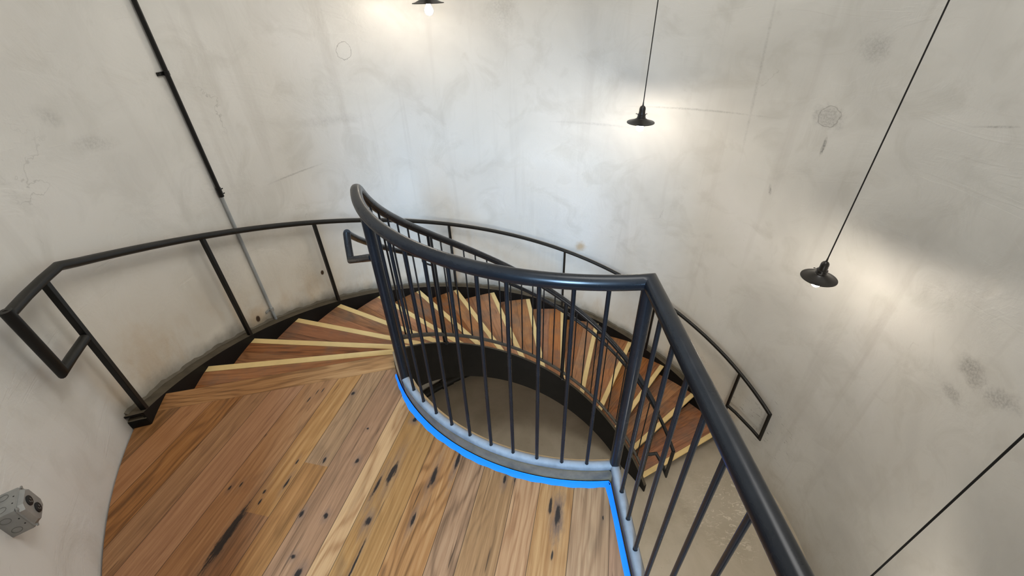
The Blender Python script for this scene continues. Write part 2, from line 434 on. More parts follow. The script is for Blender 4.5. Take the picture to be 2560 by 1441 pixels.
def lathe(bm, prof, seg=32, origin=(0, 0, 0), mi=0, close=False):
    o = Vector(origin); rings = []
    for r, z in prof:
        if r < 1e-5: rings.append([bm.verts.new(o + Vector((0, 0, z)))])
        else: rings.append([bm.verts.new(o + Vector((r * cos(2 * pi * i / seg), r * sin(2 * pi * i / seg), z))) for i in range(seg)])
    for a, b in zip(rings, rings[1:]):
        for i in range(seg):
            j = (i + 1) % seg
            if len(a) == 1 and len(b) == 1: continue
            if len(a) == 1: f = bm.faces.new((a[0], b[j], b[i]))
            elif len(b) == 1: f = bm.faces.new((a[i], a[j], b[0]))
            else: f = bm.faces.new((a[i], a[j], b[j], b[i]))
            f.material_index = mi
    return bm


def box(bm, c, ax, ay, az, sx, sy, sz, bev=0.0, mi=0):
    """box centred at c with half-axes"""
    c = Vector(c); vs = []
    for k in (-1, 1):
        for j in (-1, 1):
            for i in (-1, 1):
                vs.append(bm.verts.new(c + ax * (i * sx / 2) + ay * (j * sy / 2) + az * (k * sz / 2)))
    fs = [bm.faces.new([vs[i] for i in q]) for q in ((0, 2, 3, 1), (4, 5, 7, 6), (0, 1, 5, 4), (2, 6, 7, 3), (0, 4, 6, 2), (1, 3, 7, 5))]
    for f in fs: f.material_index = mi
    if bev:
        es = list({e for f in fs for e in f.edges})
        bmesh.ops.bevel(bm, geom=es, offset=bev, segments=2, affect='EDGES', profile=0.6)
    return bm


def band(bm, r0, r1, azs, ztop, zbot, mi=0):
    """curved plate between radii r0<r1 following azimuths, top / bottom heights by function of azimuth"""
    rings = []
    for a in azs:
        t, b = ztop(a), zbot(a)
        rings.append([bm.verts.new(P(r0, a, b)), bm.verts.new(P(r1, a, b)), bm.verts.new(P(r1, a, t)), bm.verts.new(P(r0, a, t))])
    for A, B in zip(rings, rings[1:]):
        for i in range(4):
            j = (i + 1) % 4
            f = bm.faces.new((A[i], A[j], B[j], B[i])); f.material_index = mi
    bm.faces.new(rings[0][::-1]); bm.faces.new(rings[-1])
    bmesh.ops.recalc_face_normals(bm, faces=bm.faces)
    return bm


def frange(a, b, n): return [a + (b - a) * i / n for i in range(n + 1)]


def planks(bm, dirv, across0, cuts, joints=None, tones=(0.2, 0.9), thick=0.03):
    """cut a flat top surface into boards; store uv (along, across within board), tone and board width"""
    e = Vector((dirv[0], dirv[1], 0)).normalized(); n = Vector((e.y, -e.x, 0))
    for c in cuts:
        bmesh.ops.bisect_plane(bm, geom=bm.verts[:] + bm.edges[:] + bm.faces[:], plane_co=n * (across0 + c), plane_no=n, dist=1e-6)
    uvl = bm.loops.layers.uv.new('UVMap')
    tl = bm.faces.layers.float_vector.new('tone'); wl = bm.faces.layers.float.new('plankwidth')
    return e, n, uvl, tl, wl


# ================================================================== the setting
# round wall with a doorway behind the camera
bm = bmesh.new()
uvl = bm.loops.layers.uv.new('UVMap')
zs = [FLOOR_Z - 0.05] + frange(FLOOR_Z + 0.01, -0.7, 5) + [-0.3] + [0.0] + frange(0.35, 2.1, 5) + frange(2.5, 5.25, 6)
A0 = -90.0
NA = 180
DOOR = (-124, -92)
for ri, flip in ((R, True), (R + 0.22, False)):
    grid = [[bm.verts.new(P(ri, A0 + 360.0 * i / NA, z)) for i in range(NA)] for z in zs]
    for j in range(len(zs) - 1):
        for i in range(NA):
            am = A0 + 360.0 * (i + .5) / NA; zm = (zs[j] + zs[j + 1]) / 2
            a2 = am if am < 180 else am - 360
            if DOOR[0] < a2 < DOOR[1] and 0 < zm < 2.1: continue
            if -104 < a2 < -72 and zm < -0.7: continue  # unseen opening added so the lower fill lamp shines in
            q = (grid[j][i], grid[j][(i + 1) % NA], grid[j + 1][(i + 1) % NA], grid[j + 1][i])
            if flip: q = q[::-1]
            f = bm.faces.new(q)
            for lp in f.loops:
                co = lp.vert.co; a = degrees(atan2(co.y, co.x))
                if a < A0 - 1e-3 or (a < A0 + 1 and am > 200): a += 360
                lp[uvl].uv = (radians(a) * R, co.z)
wall = struct(link('wall_round', bm, M_WALL, sharp=60))

# door reveal and frame of the opening
bm = bmesh.new()
for a in (DOOR[0], DOOR[1]):
    u = P(1, a, 0); t = Vector((-u.y, u.x, 0))
    box(bm, u * (R + 0.11) + Vector((0, 0, 1.05)), u, t, Vector((0, 0, 1)), 0.26, 0.05, 2.1, 0.004)
am = (DOOR[0] + DOOR[1]) / 2
rings = []
band(bm, R - 0.02, R + 0.24, frange(DOOR[0], DOOR[1], 12), lambda a: 2.14, lambda a: 2.08)
struct(link('trim_1', bm, M_BLACK))

bm = bmesh.new()
lathe(bm, [(R + 0.2, 0), (0.0, 0)], 96, (0, 0, FLOOR_Z))
bmesh.ops.reverse_faces(bm, faces=bm.faces) if bm.faces[:][0].normal.z < 0 else None
fl = link('floor_lower', bm, M_CONC, smooth=False); struct(fl)
for p in fl.data.polygons:
    pass
bm = bmesh.new()
# ceiling ring with a round-cornered opening, added to match the overhead fill lamp
SK = 0.95
outer = [P(R + 0.2, a, 5.2) for a in frange(0, 352.5, 47)]
ring_o, ring_i = [], []
for a in frange(0, 357.5, 143):
    ring_o.append(bm.verts.new(P(R + 0.2, a, 5.2)))
    d = P(1, a, 0); s = SK / max(abs(d.x), abs(d.y))
    ring_i.append(bm.verts.new((d.x * s + 0.7, d.y * s - 0.6, 5.2)))
nn = len(ring_o)
for i in range(nn):
    bm.faces.new((ring_o[i], ring_i[i], ring_i[(i + 1) % nn], ring_o[(i + 1) % nn]))
struct(link('ceiling', bm, M_CEIL, smooth=False))

# ---- wooden landing floor
bm = bmesh.new()
EA, EB = Vector((-2.273, -.526, 0)), Vector((-1.094, -.275, 0))       # landing edge
ed = (EA - EB).normalized(); en = Vector((-ed.y, ed.x, 0))
if en.dot(Vector((0, 1, 0))) < 0: en = -en                            # en points past the edge, over the stair
azs = frange(-185, -80, 70)
rads = frange(1.12, R - 0.007, 4)
g = [[bm.verts.new(P(r, a, 0)) for a in azs] for r in rads]
for j in range(len(rads) - 1):
    for i in range(len(azs) - 1):
        bm.faces.new((g[j][i], g[j + 1][i], g[j + 1][i + 1], g[j][i + 1]))
allg = lambda: bm.verts[:] + bm.edges[:] + bm.faces[:]
bmesh.ops.bisect_plane(bm, geom=allg(), plane_co=EB, plane_no=en, clear_outer=True)
bmesh.ops.bisect_plane(bm, geom=allg(), plane_co=(0.048, 0, 0), plane_no=(1, 0, 0), clear_outer=True)
BORD = 0.125
pb = EB - en * BORD
bmesh.ops.bisect_plane(bm, geom=allg(), plane_co=pb, plane_no=en)
e = Vector((cos(PLANK), sin(PLANK), 0)); n = Vector((sin(PLANK), -cos(PLANK), 0))
seams = [-2.42, -2.27, -2.12, -1.955, -1.812, -1.672, -1.545, -1.385, -1.222, -1.10, -0.978, -0.815, -0.732, -0.548, -0.38, -0.266, -0.115, -0.002, 0.145, 0.30, 0.45, 0.60]
inner = [f for f in bm.faces if (f.calc_center_median() - pb).dot(en) < 0]
for s in seams[1:-1]:
    fs = [f for f in bm.faces if (f.calc_center_median() - pb).dot(en) < 0]
    gg = list({v for f in fs for v in f.verts}) + list({x for f in fs for x in f.edges}) + fs
    bmesh.ops.bisect_plane(bm, geom=gg, plane_co=n * s, plane_no=n, dist=1e-5)
# end joints within single boards: (board index, distance along)
joint = {8: -1.517, 9: -1.26, 3: -1.9, 12: -2.1, 15: -2.0, 5: -2.2, 10: -2.05, 17: -1.95, 6: -1.9}
for bi, al in joint.items():
    fs = [f for f in bm.faces if (f.calc_center_median() - pb).dot(en) < 0 and seams[bi] < f.calc_center_median().dot(n) < seams[bi + 1]]
    if fs:
        gg = list({v for f in fs for v in f.verts}) + list({x for f in fs for x in f.edges}) + fs
        bmesh.ops.bisect_plane(bm, geom=gg, plane_co=e * al, plane_no=e, dist=1e-5)
uvl = bm.loops.layers.uv.new('UVMap')
tl = bm.faces.layers.float_vector.new('tone'); wl = bm.faces.layers.float.new('plankwidth')
tones = [0.42, 0.42, 0.38, 0.58, 0.46, 0.50, 0.58, 0.52, 0.55, 0.40, 0.40, 0.86, 0.50, 0.55, 0.48, 0.42, 0.72, 0.74, 0.62, 0.55, 0.6, 0.5]
hues = [0.4, .4, .5, .2, .9, .4, .3, .5, .4, .3, .2, 1.0, .3, 1.0, 1.0, .4, .8, .6, .8, .4, .5, .5]
for f in bm.faces:
    c = f.calc_center_median()
    if (c - pb).dot(en) > 0:
        f[tl] = (0.60, 0.77, 1.0); f[wl] = BORD
        for lp in f.loops: lp[uvl].uv = ((lp.vert.co - pb).dot(ed), (lp.vert.co - pb).dot(en))
    else:
        s = c.dot(n); bi = max(i for i in range(len(seams)) if seams[i] <= s) if s > seams[0] else 0
        t, sd = tones[bi], 0.13 + 0.317 * bi % 1.0
        if bi in joint and c.dot(e) < joint[bi]: t, sd = {8: 0.30, 9: 0.36}.get(bi, 1.0 - t), sd + 0.41
        f[tl] = (t, sd % 1.0, hues[bi]); f[wl] = seams[bi + 1] - seams[bi]
        for lp in f.loops: lp[uvl].uv = (lp.vert.co.dot(e), lp.vert.co.dot(n) - seams[bi])
bmesh.ops.recalc_face_normals(bm, faces=bm.faces)
if sum(f.normal.z for f in bm.faces) < 0: bmesh.ops.reverse_faces(bm, faces=bm.faces[:])
top = bm.faces[:]
ret = bmesh.ops.extrude_face_region(bm, geom=top, use_keep_orig=True)
newf = [x for x in ret['geom'] if isinstance(x, bmesh.types.BMFace)]
bmesh.ops.translate(bm, vec=(0, 0, -0.06), verts=[x for x in ret['geom'] if isinstance(x, bmesh.types.BMVert)])
bmesh.ops.reverse_faces(bm, faces=newf)
struct(link('floor', bm, M_FLOORWOOD, smooth=False))

# steel deck under the boards
bm = bmesh.new()
azs = frange(-166, -89, 40)
def plate(z0, z1, r0, r1):
    rg = []
    for a in azs:
        rg.append([bm.verts.new(P(r0, a, z0)), bm.verts.new(P(r1, a, z0)), bm.verts.new(P(r1, a, z1)), bm.verts.new(P(r0, a, z1))])
    for A, B in zip(rg, rg[1:]):
        for i in range(4): bm.faces.new((A[i], A[(i + 1) % 4], B[(i + 1) % 4], B[i]))
    bm.faces.new(rg[0][::-1]); bm.faces.new(rg[-1])
plate(-0.30, -0.066, 1.13, R - 0.002)
bmesh.ops.recalc_face_normals(bm, faces=bm.faces)
struct(link('trim_2', bm, M_STRING))

# curb plate round the opening of the landing
bm = bmesh.new()
band(bm, 1.104, 1.116, frange(-87.0, -163.0, 40), lambda a: 0.070, lambda a: -0.34)
x0, x1 = 0.052, 0.064
vs = []
for y in (-1.116, -2.44):
    vs.append([bm.verts.new((x0, y, -0.34)), bm.verts.new((x1, y, -0.34)), bm.verts.new((x1, y, 0.07)), bm.verts.new((x0, y, 0.07))])
for i in range(4): bm.faces.new((vs[0][i], vs[0][(i + 1) % 4], vs[1][(i + 1) % 4], vs[1][i]))
bm.faces.new(vs[0][::-1]); bm.faces.new(vs[1])
# plywood lip on the well side
band(bm, 1.060, 1.0765, frange(-87.5, -149.0, 30), lambda a: 0.074, lambda a: -0.02, 1)
bmesh.ops.recalc_face_normals(bm, faces=bm.faces)
M_LIP = mat_simple('tan_plywood_edge', (0.50, 0.36, 0.20), 0.7, 30, 0.2)
struct(link('trim_3', bm, [M_CURB, M_LIP]))

# ================================================================== painter's tape
bm = bmesh.new()
ain, aout = [], []
azl = frange(-157.0, -88.0, 60)
pin, pout = [], []
for i, a in enumerate(azl):
    wv = 0.0016 * sin(i * 1.7) + 0.0012 * sin(i * 0.6 + 1)
    grow = min(1.0, (i + 1) / 14.0)
    pin.append(P(1.1225, a, 0.0012)); pout.append(P(1.1225 + 0.006 + 0.0215 * grow + wv, a, 0.0012))
pin.append(Vector((0.0455, -1.135, .0012))); pout.append(Vector((0.020, -1.150, .0012)))
for y in frange(-1.2, -2.42, 14)[0:]:
    wv = 0.001 * sin(y * 23)
    pin.append(Vector((0.0455, y, .0012))); pout.append(Vector((0.0245 + wv, y, .0012)))
vi = [bm.verts.new(p) for p in pin]; vo = [bm.verts.new(p) for p in pout]
vi2 = [bm.verts.new(p + Vector((0, 0, 0.006))) for p in pin]
for i in range(len(vi) - 1):
    bm.faces.new((vi[i], vo[i], vo[i + 1], vi[i + 1])); bm.faces.new((vi2[i], vi[i], vi[i + 1], vi2[i + 1]))
bmesh.ops.recalc_face_normals(bm, faces=bm.faces)
bmesh.ops.solidify(bm, geom=bm.faces[:], thickness=0.0005)
tag(link('masking_tape', bm, M_TAPE), 'bright blue masking tape stuck along the wooden landing edge under the curved railing', 'tape')

# ================================================================== spiral staircase
stair = thing('spiral_staircase', 'spiral staircase with brown wooden treads, yellow nosing strips and black steel sides', 'staircase', P(1.7, AZ(15), FLOOR_Z))
kk = lambda a: (radians(a) - TH0) / DTH
KEND = 15.35
azin = frange(AZ(-0.05), AZ(KEND + .25), 150)
bm = bmesh.new()
band(bm, 1.090, 1.104, azin, lambda a: (0.062 - kk(a) * H if kk(a) > 0 else 0.062), lambda a: max(FLOOR_Z, -0.365 - kk(a) * H))
instr = link('inner_stringer', bm, M_STRING, stair)
bm = bmesh.new()
band(bm, 1.073, 1.090, azin, lambda a: (0.062 - kk(a) * H), lambda a: max(FLOOR_Z + 0.01, 0.052 - kk(a) * H))
link('flange', bm, M_STRING, instr)
azo = frange(AZ(-0.14), AZ(15.55), 160)
zt_o = lambda a: 0.064 - max(kk(a), -0.15) * H
bm = bmesh.new()
band(bm, 2.3515, 2.363, azo, zt_o, lambda a: max(FLOOR_Z, -0.30 - kk(a) * H) if kk(a) > 0 else -0.02)
ostr = link('outer_stringer', bm, M_STRING, stair)
bm = bmesh.new()
band(bm, 2.363, 2.436, azo, zt_o, lambda a: zt_o(a) - 0.012)
link('flange', bm, M_STRING, ostr)
# rough mortar line against the wall
bm = bmesh.new()
rg = []
for i, a in enumerate(frange(AZ(-0.1), AZ(15.4), 200)):
    z = zt_o(a); wv = 0.006 * sin(i * .9) + 0.004 * sin(i * 2.3)
    rg.append([bm.verts.new(P(2.4365, a, z - 0.002)), bm.verts.new(P(2.424 + wv * .6, a, z + 0.001)), bm.verts.new(P(2.4368, a, z + 0.016 + wv))])
for A_, B_ in zip(rg, rg[1:]):
    for i in range(3): bm.faces.new((A_[i], A_[(i + 1) % 3], B_[(i + 1) % 3], B_[i]))
bm.faces.new(rg[0]); bm.faces.new(rg[-1][::-1])
bmesh.ops.recalc_face_normals(bm, faces=bm.faces)
struct(link('trim_4', bm, M_MORTAR))

NW = 0.052; TT = 0.036
for k in range(1, NS + 1):
    th = TH0 + k * DTH; er = Vector((cos(th), sin(th), 0)); nn_ = Vector((-sin(th), cos(th), 0)); z = -k * H
    def on(r, off):      # point on the line parallel to the front edge at radius r
        o_ = ND + off
        return er * sqrt(r * r - o_ * o_) + nn_ * o_
    thb = TH0 + (k - 1) * DTH; eb = Vector((cos(thb), sin(thb), 0)); nb = Vector((-sin(thb), cos(thb), 0))
    def onb(r):
        o_ = ND + 0.035
        return eb * sqrt(r * r - o_ * o_) + nb * o_
    r0, r1 = 1.1045, 2.351
    # wooden body behind the nosing
    bm = bmesh.new()
    A_, B_, C_, D_ = on(r0, NW), on(r1, NW), onb(r1), onb(r0)
    arc = lambda p, q, m, r: [P(r, degrees(atan2(p.y, p.x)) + ((degrees(atan2(q.y, q.x)) - degrees(atan2(p.y, p.x)) + 540) % 360 - 180) * i / m, 0) for i in range(m + 1)]
    oa = arc(B_, C_, 6, r1); ia = arc(A_, D_, 6, r0)
    vo = [bm.verts.new(p + Vector((0, 0, z))) for p in oa]; vn = [bm.verts.new(p + Vector((0, 0, z))) for p in ia]
    for i in range(6): bm.faces.new((vn[i], vo[i], vo[i + 1], vn[i + 1]))
    rnd = random.Random(k * 13 + 5)
    cuts = []; c_ = NW + rnd.uniform(0.10, 0.17)
    while c_ < 0.55: cuts.append(c_); c_ += rnd.uniform(0.10, 0.17)
    for c_ in cuts:
        bmesh.ops.bisect_plane(bm, geom=bm.verts[:] + bm.edges[:] + bm.faces[:], plane_co=nn_ * (ND + c_), plane_no=nn_, dist=1e-5)
    uvl = bm.loops.layers.uv.new('UVMap'); tl = bm.faces.layers.float_vector.new('tone'); wl = bm.faces.layers.float.new('plankwidth')
    bnd = [NW] + cuts + [c_ + 0.2]
    tns = [(rnd.uniform(0.28, 0.78), rnd.random(), rnd.uniform(0.3, 1.0)) for _ in bnd]
    for f in bm.faces:
        s = f.calc_center_median().dot(nn_) - ND
        bi = max(i for i in range(len(bnd)) if bnd[i] <= s + 1e-4)
        f[tl] = tns[bi]; f[wl] = (bnd[bi + 1] - bnd[bi]) if bi + 1 < len(bnd) else 0.3
        for lp in f.loops: lp[uvl].uv = (lp.vert.co.dot(er), lp.vert.co.dot(nn_) - ND - bnd[bi])
    bmesh.ops.recalc_face_normals(bm, faces=bm.faces)
    if sum(f.normal.z for f in bm.faces) < 0: bmesh.ops.reverse_faces(bm, faces=bm.faces[:])
    ret = bmesh.ops.extrude_face_region(bm, geom=bm.faces[:], use_keep_orig=True)
    nf = [x for x in ret['geom'] if isinstance(x, bmesh.types.BMFace)]
    bmesh.ops.translate(bm, vec=(0, 0, -TT), verts=[x for x in ret['geom'] if isinstance(x, bmesh.types.BMVert)])
    bmesh.ops.reverse_faces(bm, faces=nf)
    tr = link('tread', bm, M_TREAD, stair, smooth=False)
    # yellow nosing
    bm = bmesh.new()
    q = [on(r0, 0), on(r1, 0), on(r1, NW), on(r0, NW)]
    lo = [bm.verts.new(p + Vector((0, 0, z - TT * 0.55))) for p in q]; hi = [bm.verts.new(p + Vector((0, 0, z + 0.0006))) for p in q]
    bm.faces.new(hi); bm.faces.new(lo[::-1])
    for i in range(4): bm.faces.new((lo[i], lo[(i + 1) % 4], hi[(i + 1) % 4], hi[i]))
    bmesh.ops.recalc_face_normals(bm, faces=bm.faces)
    es = [e_ for e_ in bm.edges if e_.verts[0] in hi and e_.verts[1] in hi]
    bmesh.ops.bevel(bm, geom=es, offset=0.002, segments=2, affect='EDGES')
    nz = link('nosing_strip', bm, M_NOSE, tr, smooth=False)
    # brown under-layer of the front edge
    bm = bmesh.new()
    q = [on(r0, 0.003), on(r1, 0.003), on(r1, NW), on(r0, NW)]
    lo = [bm.verts.new(p + Vector((0, 0, z - TT))) for p in q]; hi = [bm.verts.new(p + Vector((0, 0, z - TT * 0.55))) for p in q]
    bm.faces.new(hi); bm.faces.new(lo[::-1])
    for i in range(4): bm.faces.new((lo[i], lo[(i + 1) % 4], hi[(i + 1) % 4], hi[i]))
    bmesh.ops.recalc_face_normals(bm, faces=bm.faces)
    link('front_edge', bm, M_TREAD, tr, smooth=False)

# ================================================================== well railing (landing guard + stair guard, one welded piece)
rail = thing('well_railing', 'black pipe railing with thin round balusters around the central stairwell opening', 'railing', P(RG, -150, 0.0))
ZR = 1.055
def ztop_rail(a):      # a in degrees, -86.8 .. and on to 25 (through -190 = 170)
    k = kk(a if a > 0 else a + 360)
    hz = 1.105 - k * H
    k0 = 0.283
    # smooth corner
    d = k - k0; s = 0.35
    if d < -s: return ZR
    if d > s: return hz
    t = (d + s) / (2 * s)
    return ZR - H * s * t * t * 1.0
pts = []
for a in frange(273.2, 25.2, 170): pts.append(P(RG, a, ztop_rail(a)))
ccor = P(RG, -86.8, 0)
bm = bmesh.new()
tube(bm, [(ccor.x, -2.425, ZR), (ccor.x, -1.8, ZR)] + pts, 0.0255, 20)
link('top_rail', bm, M_BLACK, rail)
# bottom rail on the landing curb
bm = bmesh.new()
tube(bm, [(ccor.x, -2.425, 0.086), (ccor.x, -1.8, 0.086)] + [P(RG, a, 0.086) for a in frange(273.2, 209.5, 40)], 0.0205, 16)
link('bottom_rail', bm, M_DUSTY, rail)
zbr = lambda a: 0.150 - kk(a) * H
bm = bmesh.new()
tube(bm, [P(RG, a, zbr(a)) for a in frange(190, 25.2, 110)], 0.0165, 14)
link('bottom_rail', bm, mat_metal('dusty_pipe', (0.02, 0.019, 0.017), 0.4, 0.25, (0.15, 0.125, 0.095), up=0.6), rail)


def post(name, a, zb, zt, r, mat=M_BLACK, rr=RG, weld=True):
    bm = bmesh.new()
    tube(bm, [P(rr, a, zb), P(rr, a, (zb + zt) / 2), P(rr, a, zt)], r, 16 if r > .01 else 10)
    if weld:
        lathe(bm, [(r * 1.0, 0.012), (r * 1.25, 0.004), (r * 1.4, -0.002)], 12, P(rr, a, zb))
    return link(name, bm, mat, rail)


post('newel_post', -150, -0.02, ZR - 0.01, 0.0225, weld=False)
post('newel_post', -86.8, 0.075, ZR - 0.01, 0.0225)
for a in (149.0, 82.0):
    post('newel_post', a, 0.055 - kk(a) * H, ztop_rail(a) - 0.01, 0.020)
post('newel_post', 25.2, FLOOR_Z, ztop_rail(25.2) - 0.002, 0.020)
gth = [-2.50519098, -2.41587207, -2.31984768, -2.22190054, -2.12265732, -2.01982588, -1.92232191, -1.82352908, -1.72423243, -1.62619661]
for t in gth: post('baluster', degrees(t), 0.098, ZR - 0.022, 0.0075)
# straight run
yy = -RG - 0.131 - 0.0
sl = [0.13098838, 0.24012995, 0.34982211, 0.46128445, 0.56996293, 0.68016752] + [0.68016752 + 0.1098 * i for i in range(1, 6)]
for s in sl:
    y = ccor.y - s
    bm = bmesh.new(); tube(bm, [(ccor.x, y, 0.098), (ccor.x, y, 0.55), (ccor.x, y, ZR - 0.022)], 0.0075, 10)
    lathe(bm, [(0.0078, 0.012), (0.0095, 0.004), (0.011, -0.002)], 12, (ccor.x, y, 0.1))
    link('baluster', bm, M_BLACK, rail)
stepA = (149.0 - 82.0) / 12
for i in range(1, 12): a = 149.0 - stepA * i; post('baluster', a, zbr(a) + .012, ztop_rail(a) - 0.022, 0.0062)
for i in range(1, 8): a = 149.0 + stepA * i; post('baluster', a, zbr(a) + .012, ztop_rail(a) - 0.022, 0.0062)
stepB = (82.0 - 25.2) / 10
for i in range(1, 10): a = 82.0 - stepB * i; post('baluster', a, zbr(a) + .012, ztop_rail(a) - 0.022, 0.0062)
# graspable handrail on the stair side
RI = 1.20
hz = lambda a: 0.887 - kk(a) * H
pts = [P(RG, -150, 0.84), P(1.19, -153.4, 0.80), P(1.20, -163.5, 0.685)] if False else []
hp = [P(RG + 0.015, -151.0, 0.842), P(1.203, -159.5, 0.722), P(1.203, -162.5, 0.735), P(1.203, -166.5, 0.79)]
hp = [P(RI, a, hz(a)) for a in frange(191.4, 14.4, 130)]
bm = bmesh.new()
tube(bm, hp, 0.0175, 14)
hr_in = link('handrail', bm, M_BLACK, rail)
bm = bmesh.new()
loop = [hp[0], P(RI + 0.002, -168.4, 0.80), P(RI + 0.003, -166.6, 0.75), P(RI + 0.002, -164.3, 0.700), P(RG + 0.01, -151.0, 0.838)]
tube(bm, loop, 0.0175, 14)
link('handrail_return', bm, M_DUSTY if False else M_BLACK, hr_in)
bm = bmesh.new()
tube(bm, [hp[-1] + Vector((0, 0, .006)), P(RI, 14.3, -2.365), P(RI, 18.6, -2.305), P(RI, 23.6, -2.27), P(RG + .01, 25.2, -2.27)], 0.0175, 14)
link('handrail_return', bm, M_BLACK, hr_in)
for a in (149.0, 82.0):
    bm = bmesh.new(); z = hz(a)
    tube(bm, [P(RG + 0.015, a, z - 0.055), P(RI - 0.01, a, z - 0.055), P(RI, a, z - 0.045), P(RI, a, z - 0.012)], 0.0075, 10)
    link('bracket', bm, M_BLACK, rail)

# ================================================================== wall handrail
wr = thing('wall_handrail', 'black handrail on square posts along the round wall beside the stairs', 'handrail', P(RH, -163, 0.0))
hw = lambda a: 0.9021 - kk(a) * H
bm = bmesh.new()
top = [P(RH, -157.0, 0.876), P(RH, -160, 0.874), P(RH, -163, 0.871), P(RH, -165.8, 0.868)]
top += [P(RH, a, hw(a)) for a in frange(191.5, 16.2, 130)]
tube(bm, top, 0.0205, 16)
r1_ = link('rail', bm, M_RAILWALL, wr)
bm = bmesh.new()
tube(bm, [top[0] + Vector((0, 0, .018)), P(RH, -157.2, 0.575), P(RH, -159.5, 0.572), P(RH, -162.6, 0.570)], 0.0205, 16)
link('rail_return', bm, M_RAILWALL, r1_)
bm = bmesh.new()
tube(bm, [top[-1] + Vector((0, 0, .008)), P(RH, 15.8, -2.305), P(RH, 18.6, -2.296), P(RH, 24.3, -2.282), P(RH, 27.1, -2.28)], 0.0185, 14)
link('rail_return', bm, M_RAILWALL, r1_)
for i, a in enumerate((-163.0, 172.4, 149.7, 116.0, 82.8, 54.7, 27.2)):
    aa = a if a > 0 else a + 360
    zb = 0.045 if i == 0 else zt_o(aa) - 0.005
    zt = 0.87 if i == 0 else hw(aa)
    u = P(1, a, 0); t = Vector((-u.y, u.x, 0))
    bm = bmesh.new()
    box(bm, P(RH, a, (zb + zt) / 2 - .004), u, t, Vector((0, 0, 1)), 0.026, 0.026, zt - zb - .008, 0.003)
    link('post', bm, M_RAILWALL, wr, smooth=False)
# shoe of the top post: end block of the stringer on the landing
u = P(1, -163, 0); t = Vector((-u.y, u.x, 0))
bm = bmesh.new()
box(bm, P(2.394, -162.55, 0.027), u, t, Vector((0, 0, 1)), 0.084, 0.066, 0.050, 0.004)
link('end_block', bm, M_STRING, ostr)

# ================================================================== conduit on the wall
cd = thing('electrical_conduit', 'thin electrical conduit running straight down the round wall, black above and pale below', 'conduit', P(2.42, 164.6, -0.4))
bm = bmesh.new(); tube(bm, [P(2.418, 164.7, 5.1), P(2.418, 164.7, 2.5), P(2.418, 164.6, 0.68)], 0.0135, 14)
link('upper_pipe', bm, M_RAILWALL, cd)['label'] = 'black painted upper pipe'
bm = bmesh.new(); tube(bm, [P(2.422, 164.6, 0.69), P(2.422, 164.6, 0.1), P(2.422, 164.6, zt_o(164.6))], 0.011, 14)
link('lower_pipe', bm, M_GALVP, cd)['label'] = 'pale galvanised lower pipe'
bm = bmesh.new(); tube(bm, [P(2.419, 164.6, 0.72), P(2.419, 164.6, 0.655)], 0.0165, 14)
for dz in (0.705, 0.672):
    u = P(1, 164.6, 0); t = Vector((-u.y, u.x, 0))
    tube(bm, [P(2.412, 164.6, dz), P(2.412, 164.6, dz) + t * -0.026], 0.004, 8)
link('coupling', bm, M_RAILWALL, cd)
def strap(zc, mat, name='strap'):
    u = P(1, 164.65, 0); t = Vector((-u.y, u.x, 0))
    bm = bmesh.new()
    c0 = P(2.418, 164.67, zc)
    tube(bm, [c0 + Vector((0, 0, -0.011)), c0 + Vector((0, 0, 0.011))], 0.0165, 14)
    box(bm, c0 + t * 0.030 + u * 0.013, u, t, Vector((0, 0, 1)), 0.008, 0.042, 0.020, 0.002)
    lathe(bm, [(0.0, 0.006), (0.005, 0.004), (0.006, 0.0)], 10, c0 + t * 0.038 + u * 0.006)
    link(name, bm, mat, cd)
strap(1.425, M_RAILWALL); strap(-0.33, M_GALV); strap(3.2, M_RAILWALL)

# ================================================================== steel outlet box
aB = -142.95
u = -P(1, aB, 0); t = Vector((-u.y, u.x, 0)); up = Vector((0, 0, 1))
bx = thing('outlet_box', 'square galvanised steel outlet box on the round wall, lower left above the landing', 'electrical box', P(2.437, aB, 0.503))
WB, HB = 0.098, 0.100; cz = 0.505
ctr = P(2.437, aB, cz)
bm = bmesh.new()
box(bm, ctr + u * 0.026, u, t, up, 0.056, WB, HB, 0.006)
# mounting ears
body = link('box_body', bm, M_GALV, bx)
# knockouts on the four sides
M_STAMP = mat_simple('stamped_metal_line', (0.13, 0.13, 0.12), 0.6, 30, 0.2)
def disc_ring(bm, c, nrm, r0_, r1_, h=0.0008):
    q = nrm.to_track_quat('Z', 'Y').to_matrix()
    rg = []
    for r_, z_ in [(r0_, 0), (r0_, h), (r1_, h), (r1_, 0)]: rg.append([bm.verts.new(c + q @ Vector((r_ * cos(2 * pi * i / 20), r_ * sin(2 * pi * i / 20), z_))) for i in range(20)])
    for A_, B_ in zip(rg, rg[1:]):
        for i in range(20): bm.faces.new((A_[i], A_[(i + 1) % 20], B_[(i + 1) % 20], B_[i]))
for nrm, side, half in ((t, up, WB / 2), (-t, up, WB / 2), (up, t, HB / 2), (-up, t, HB / 2)):
    for s in (-0.025, 0.025):
        bm = bmesh.new()
        disc_ring(bm, ctr + u * 0.022 + nrm * half + side * s, nrm, 0.0108, 0.0120)
        bmesh.ops.recalc_face_normals(bm, faces=bm.faces)
        link('knockout', bm, M_STAMP, body)
        bm = bmesh.new()
        tube(bm, [ctr + u * 0.046 + nrm * (half - .001) + side * s * .55, ctr + u * 0.046 + nrm * (half + .0008) + side * s * .55], 0.0020, 8)
        link('screw_hole', bm, M_HOLE, body)
